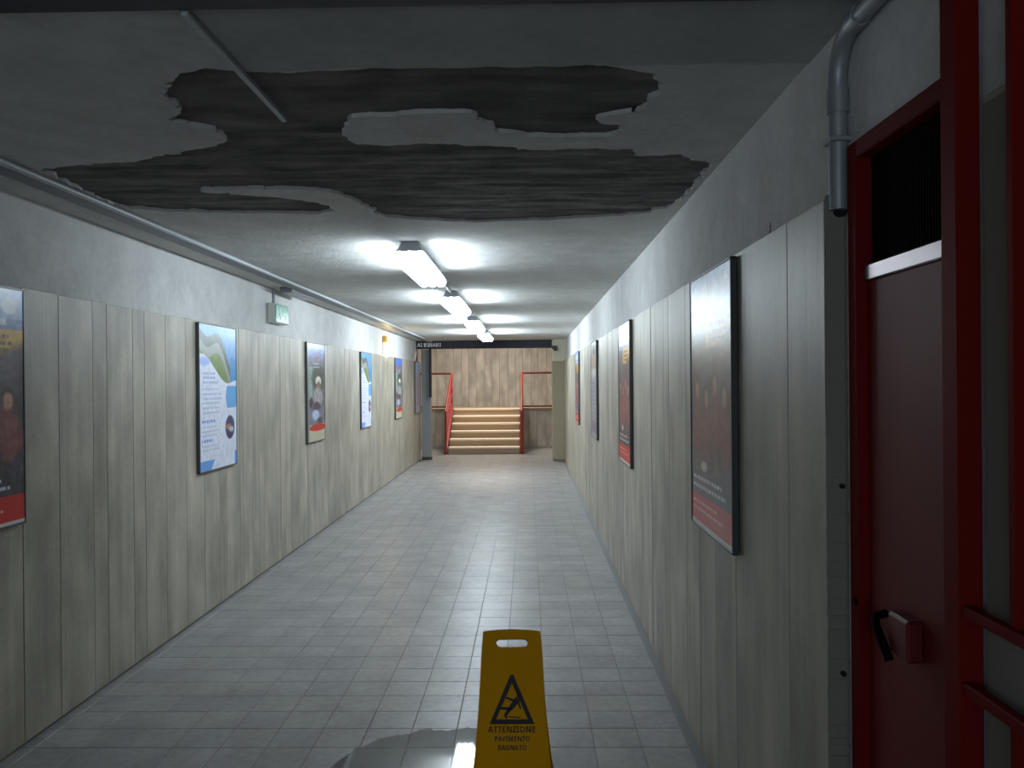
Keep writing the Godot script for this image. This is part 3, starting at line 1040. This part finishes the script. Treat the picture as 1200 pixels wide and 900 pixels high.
# ------------------------------------------------------------------ door and gate
func make_door() -> void:
	var d := structure("door_1", "narrow red metal door with black mesh transom and worn metal rail", "door")
	var fx0 := XR - 0.015
	# frame
	part_box("frame_stile", P(fx0, 0.0, 1.972), P(XR + 0.05, 2.085, 1.922), M.red_paint, d, 0.003)
	part_box("frame_stile", P(fx0, 0.0, 1.50), P(XR + 0.05, 2.085, 1.43), M.red_paint, d, 0.003)
	part_box("frame_head", P(fx0, 2.045, 1.922), P(XR + 0.05, 2.085, 1.50), M.red_paint, d, 0.003)
	# leaf
	var leaf := part_box("leaf", P(XR + 0.008, 0.01, 1.918), P(XR + 0.04, 1.77, 1.504), M.red_leaf, d, 0.004)
	var sc := start()
	slab(sc, PackedVector2Array([Vector2(0, 0), Vector2(0.006, 0.03), Vector2(0.014, 0.055), Vector2(0.013, 0.10), Vector2(0.006, 0.12), Vector2(0.001, 0.08)]), 0.0, 0.0006, Transform3D(Basis(Vector3(0, 0, 1), Vector3(0, 1, 0), Vector3(-1, 0, 0)), P(XR + 0.008, 1.60, 1.555)))
	obj("scuff", sc, M.scuff, leaf)
	part_box("worn_rail", P(XR + 0.0, 1.768, 1.92), P(XR + 0.04, 1.804, 1.502), M.chrome_bar, d, 0.003)
	# mesh transom: dark sheet behind fine upright wires
	var tr := part_box("transom_back", P(XR + 0.035, 1.804, 1.92), P(XR + 0.04, 2.045, 1.502), M.black_steel, d)
	var wr := start()
	for k in 34:
		var dd := 1.508 + k * 0.0122
		box(wr, P(XR + 0.018, 1.804, dd), P(XR + 0.022, 2.045, dd + 0.0035))
	for k in 12:
		var yy := 1.815 + k * 0.0195
		box(wr, P(XR + 0.022, yy, 1.92), P(XR + 0.025, yy + 0.003, 1.502))
	var wo := obj("wire_mesh", wr, M.black_steel, tr)
	wo.set_meta("kind", "stuff")
	# lock case with a bent lever
	var lk := part_box("lock_case", P(XR - 0.026, 1.00, 1.745), P(XR + 0.01, 1.082, 1.655), M.red_dark, leaf, 0.006)
	var lv := start()
	tube(lv, [P(XR - 0.004, 1.06, 1.80), P(XR - 0.03, 1.055, 1.795), P(XR - 0.038, 1.04, 1.77), P(XR - 0.036, 1.01, 1.735), P(XR - 0.03, 0.985, 1.725)], 0.009, 8)
	obj("lever", lv, M.black_steel, lk)
	var kh := start()
	tube(kh, [P(fx0 + 0.01, 1.05, 1.935), P(fx0 - 0.003, 1.05, 1.935)], 0.010, 10)
	obj("latch_stud", kh, M.black_steel, d)

	# red steel gate folded against the wall
	var g := thing("folded_gate", "red steel gate with tall square post and two rails beside the door", "gate", P(0, 0, 0))
	part_box("post", P(0.699, 0.0, 1.456), P(0.739, 2.312, 1.404), M.red_paint, g, 0.002)
	part_box("rail", P(0.702, 1.162, 1.404), P(0.722, 1.180, 0.3), M.red_paint, g, 0.002)
	part_box("rail", P(0.702, 1.036, 1.404), P(0.722, 1.056, 0.3), M.red_paint, g, 0.002)
	part_box("upright_bar", P(0.716, 1.17, 1.290), P(0.739, 2.312, 1.272), M.red_paint, g, 0.002)
	part_box("upright_bar", P(0.716, 0.0, 1.290), P(0.739, 1.045, 1.272), M.red_paint, g, 0.002)
	part_box("upright_bar", P(0.716, 0.0, 0.36), P(0.739, 2.312, 0.32), M.red_paint, g, 0.002)

# ------------------------------------------------------------------ end of the passage
func make_mouth() -> void:
	var b := thing("lintel_sign", "dark blue lintel sign with small white lettering across the passage mouth", "sign", P(-0.885, 2.30, 17.0))
	part_box("board", Vector3(-1.335, -0.07, -0.05), Vector3(1.36, 0.085, 0.05), M.navy, b, 0.005)
	var tm := TextMesh.new()
	tm.text = "AI BINARI"
	tm.font = sysfont()
	tm.font_size = 16
	tm.pixel_size = 0.0062
	tm.depth = 0.004
	var t := put("lettering", tm, M.white_letter, b)
	t.position = Vector3(-1.08, 0.005, 0.052)
	var c := thing("steel_column", "grey steel column at the end of the left wall", "column", P(-2.06, 0, 17.24))
	part_box("shaft", Vector3(-0.10, 0, -0.07), Vector3(0.095, H - 0.165, 0.03), M.steel_grey, c, 0.006)
	part_box("foot", Vector3(-0.105, 0, -0.075), Vector3(0.10, 0.06, 0.035), M.poster_edge_dark, c, 0.006)
	var p := thing("blue_pole", "dark blue pole hanging from the lintel sign", "pole", P(-1.955, 1.28, 17.02))
	part_box("shaft", Vector3(-0.025, 0, -0.025), Vector3(0.025, 0.95, 0.025), M.navy, p, 0.006)
	part_box("end_plug", Vector3(-0.028, -0.02, -0.028), Vector3(0.028, 0.0, 0.028), M.poster_edge_dark, p, 0.005)
	var s := thing("wall_socket", "small dark bracket at the end of the lintel sign", "bracket", P(0.52, 2.22, 16.715))
	part_box("body", Vector3(-0.05, -0.03, 0.0), Vector3(0.05, 0.04, 0.05), M.poster_edge_dark, s, 0.008)
	part_box("arm", Vector3(-0.02, -0.06, 0.01), Vector3(0.05, -0.02, 0.08), M.poster_edge_dark, s, 0.008)

func sysfont() -> SystemFont:
	var f := SystemFont.new()
	f.font_names = PackedStringArray(["Droid Sans"])
	f.font_weight = 700
	return f

# ------------------------------------------------------------------ sign and puddle
func make_sign() -> void:
	var s := thing("wet_floor_sign", "yellow folding wet floor sign standing on the tiles", "sign", P(-0.070, 0, 3.21))
	var top := 0.622
	# half widths down the panel (height along the panel -> half width)
	var prof := [[0.0, 0.160], [0.10, 0.146], [0.22, 0.134], [0.34, 0.124], [0.46, 0.117], [0.56, 0.112], [0.605, 0.108]]
	var pl := PackedVector2Array()
	for q in prof:
		pl.append(Vector2(q[1], q[0]))
	for k in 9:
		var u := 1.0 - 2.0 * k / 8.0
		pl.append(Vector2(0.107 * u, 0.615 + 0.007 * (1.0 - u * u)))
	for i in range(prof.size() - 1, -1, -1):
		pl.append(Vector2(-prof[i][1], prof[i][0]))
	# arched cut between the feet
	for k in 7:
		var u := -1.0 + 2.0 * k / 6.0
		pl.append(Vector2(0.115 * u, 0.035 * (1.0 - u * u * u * u)))
	var hole := PackedVector2Array()
	for k in 16:
		var a := TAU * k / 16.0
		hole.append(Vector2(signf(cos(a)) * 0.042 + 0.018 * cos(a), 0.575 + 0.019 * sin(a)))
	var lean := atan2(0.16, top)
	for f in [1.0, -1.0]:
		var bs := Basis(Vector3.RIGHT, -lean) * Basis.from_scale(Vector3(1, 1.033, 1)) if f > 0 else Basis(Vector3.RIGHT, lean) * Basis.from_scale(Vector3(1, 1.008, 1))
		var xf := Transform3D(bs, Vector3(0, 0.0, f * 0.165))
		var st := start()
		slab(st, pl, -0.006, 0.006, xf, [hole])
		var pn := obj("front_panel" if f > 0 else "rear_panel", st, M.sign_yellow, s)
		# raised ribs round the edge
		for sd in [-1.0, 1.0]:
			var rb := start()
			for i in range(prof.size() - 1):
				var a := Vector2(sd * (prof[i][1] - 0.004), prof[i][0])
				var b := Vector2(sd * (prof[i + 1][1] - 0.004), prof[i + 1][0])
				slab(rb, limb(a, b, 0.0035, 0.0035), -0.008, 0.009, xf)
			obj("edge_rib", rb, M.sign_yellow, pn)
		if f > 0:
			var fx := xf * Transform3D(Basis.IDENTITY, Vector3(0, 0, 0.006))
			# warning triangle
			var tr := start()
			var cy := 0.382
			var tri_out := PackedVector2Array([Vector2(-0.082, cy - 0.083), Vector2(0.082, cy - 0.083), Vector2(0.0055, cy + 0.083), Vector2(-0.0055, cy + 0.083)])
			var tri_in := PackedVector2Array([Vector2(-0.058, cy - 0.067), Vector2(0.058, cy - 0.067), Vector2(0.0, cy + 0.054)])
			slab(tr, tri_out, -0.0004, 0.0006, fx, [tri_in])
			obj("warning_triangle", tr, M.print_black, pn)
			var fg := start()
			var o := Vector2(0, cy - 0.02)
			for q in [disc(o + Vector2(0.026, 0.030), 0.0085), limb(o + Vector2(0.022, 0.022), o + Vector2(-0.006, -0.012), 0.011, 0.008), limb(o + Vector2(0.010, 0.014), o + Vector2(-0.022, 0.026), 0.004, 0.003), limb(o + Vector2(0.022, 0.014), o + Vector2(0.032, -0.012), 0.004, 0.003), limb(o + Vector2(-0.004, -0.012), o + Vector2(-0.042, -0.010), 0.006, 0.004), limb(o + Vector2(-0.006, -0.010), o + Vector2(-0.026, -0.036), 0.007, 0.005), limb(o + Vector2(-0.026, -0.034), o + Vector2(-0.018, -0.044), 0.004, 0.003), limb(o + Vector2(-0.012, -0.038), o + Vector2(0.030, -0.042), 0.002, 0.002)]:
				slab(fg, q, -0.0004, 0.0006, fx)
			obj("slipping_figure", fg, M.print_black, pn)
			var rows := [["ATTENZIONE", 0.281, 0.00158, 18], ["PAVIMENTO", 0.250, 0.00125, 18], ["BAGNATO", 0.221, 0.00125, 18]]
			for r in rows:
				var tm := TextMesh.new()
				tm.text = r[0]
				tm.font = sysfont()
				tm.font_size = r[3]
				tm.pixel_size = r[2]
				tm.depth = 0.0012
				var t := put("lettering", tm, M.print_black, pn)
				t.transform = fx * Transform3D(Basis.IDENTITY, Vector3(0, r[1], 0.0002))
			# shallow grip recess line under the handle
			var gr := start()
			slab(gr, rect2(-0.075, 0.498, 0.075, 0.501), -0.0004, 0.0012, fx)
			slab(gr, rect2(-0.075, 0.498, -0.072, 0.545), -0.0004, 0.0012, fx)
			slab(gr, rect2(0.072, 0.498, 0.075, 0.545), -0.0004, 0.0012, fx)
			obj("moulded_ridge", gr, M.sign_yellow, pn)
	var hg := start()
	tube(hg, [Vector3(-0.10, top - 0.035, 0), Vector3(0.10, top - 0.035, 0)], 0.006, 8)
	obj("hinge_pin", hg, M.sign_yellow, s)

func make_puddle() -> void:
	var o := [-0.90,3.30,-0.80,3.444,-0.754,3.60,-0.677,3.69,-0.60,3.735,-0.539,3.775,-0.468,3.815,-0.40,3.79,-0.351,3.797,-0.278,3.833,-0.180,3.784,-0.10,3.66,-0.06,3.45,-0.10,3.2,-0.22,3.05,-0.5,2.98,-0.75,3.06]
	var n := noise(1.0, 91, 3)
	var pl := PackedVector2Array()
	var k := o.size() / 2
	for i in k:
		var a := Vector2(o[2 * i], o[2 * i + 1])
		var b := Vector2(o[(2 * i + 2) % o.size()], o[(2 * i + 3) % o.size()])
		for j in 5:
			var p := a.lerp(b, j / 5.0)
			p += Vector2(n.get_noise_2d(p.x * 14, p.y * 14), n.get_noise_2d(p.x * 14 + 40, p.y * 14)) * 0.035
			pl.append(p)
	var st := start()
	slab(st, pl, 0.0006, 0.0018, Transform3D(Basis(Vector3(1, 0, 0), Vector3(0, 0, -1), Vector3(0, 1, 0)), Vector3.ZERO))
	tag(obj("water_puddle", st, M.wet), "shallow puddle of water on the tiles behind the yellow sign", "puddle")

func _ready() -> void:
	make_camera()
	make_materials()
	mat("navy_grey", Color(0.20, 0.21, 0.26), 0.6)
	var hg := mat("hall_glow", Color(1, 0.95, 0.85), 0.5)
	hg.emission_enabled = true
	hg.emission = Color(1.0, 0.88, 0.72)
	hg.emission_energy_multiplier = 2.0
	var dg := mat("fill_glow", Color(0.9, 0.95, 1.0), 0.5)  # glow of the added fill pane behind the viewer
	dg.emission_enabled = true
	dg.emission = Color(0.88, 0.95, 1.0)
	dg.emission_energy_multiplier = 0.6
	make_floor()
	make_walls()
	make_ceiling()
	make_hall()
	make_stairs()
	make_lamps()
	make_trunking()
	make_exit_sign()
	make_posters()
	make_door()
	make_mouth()
	make_sign()
	make_puddle()
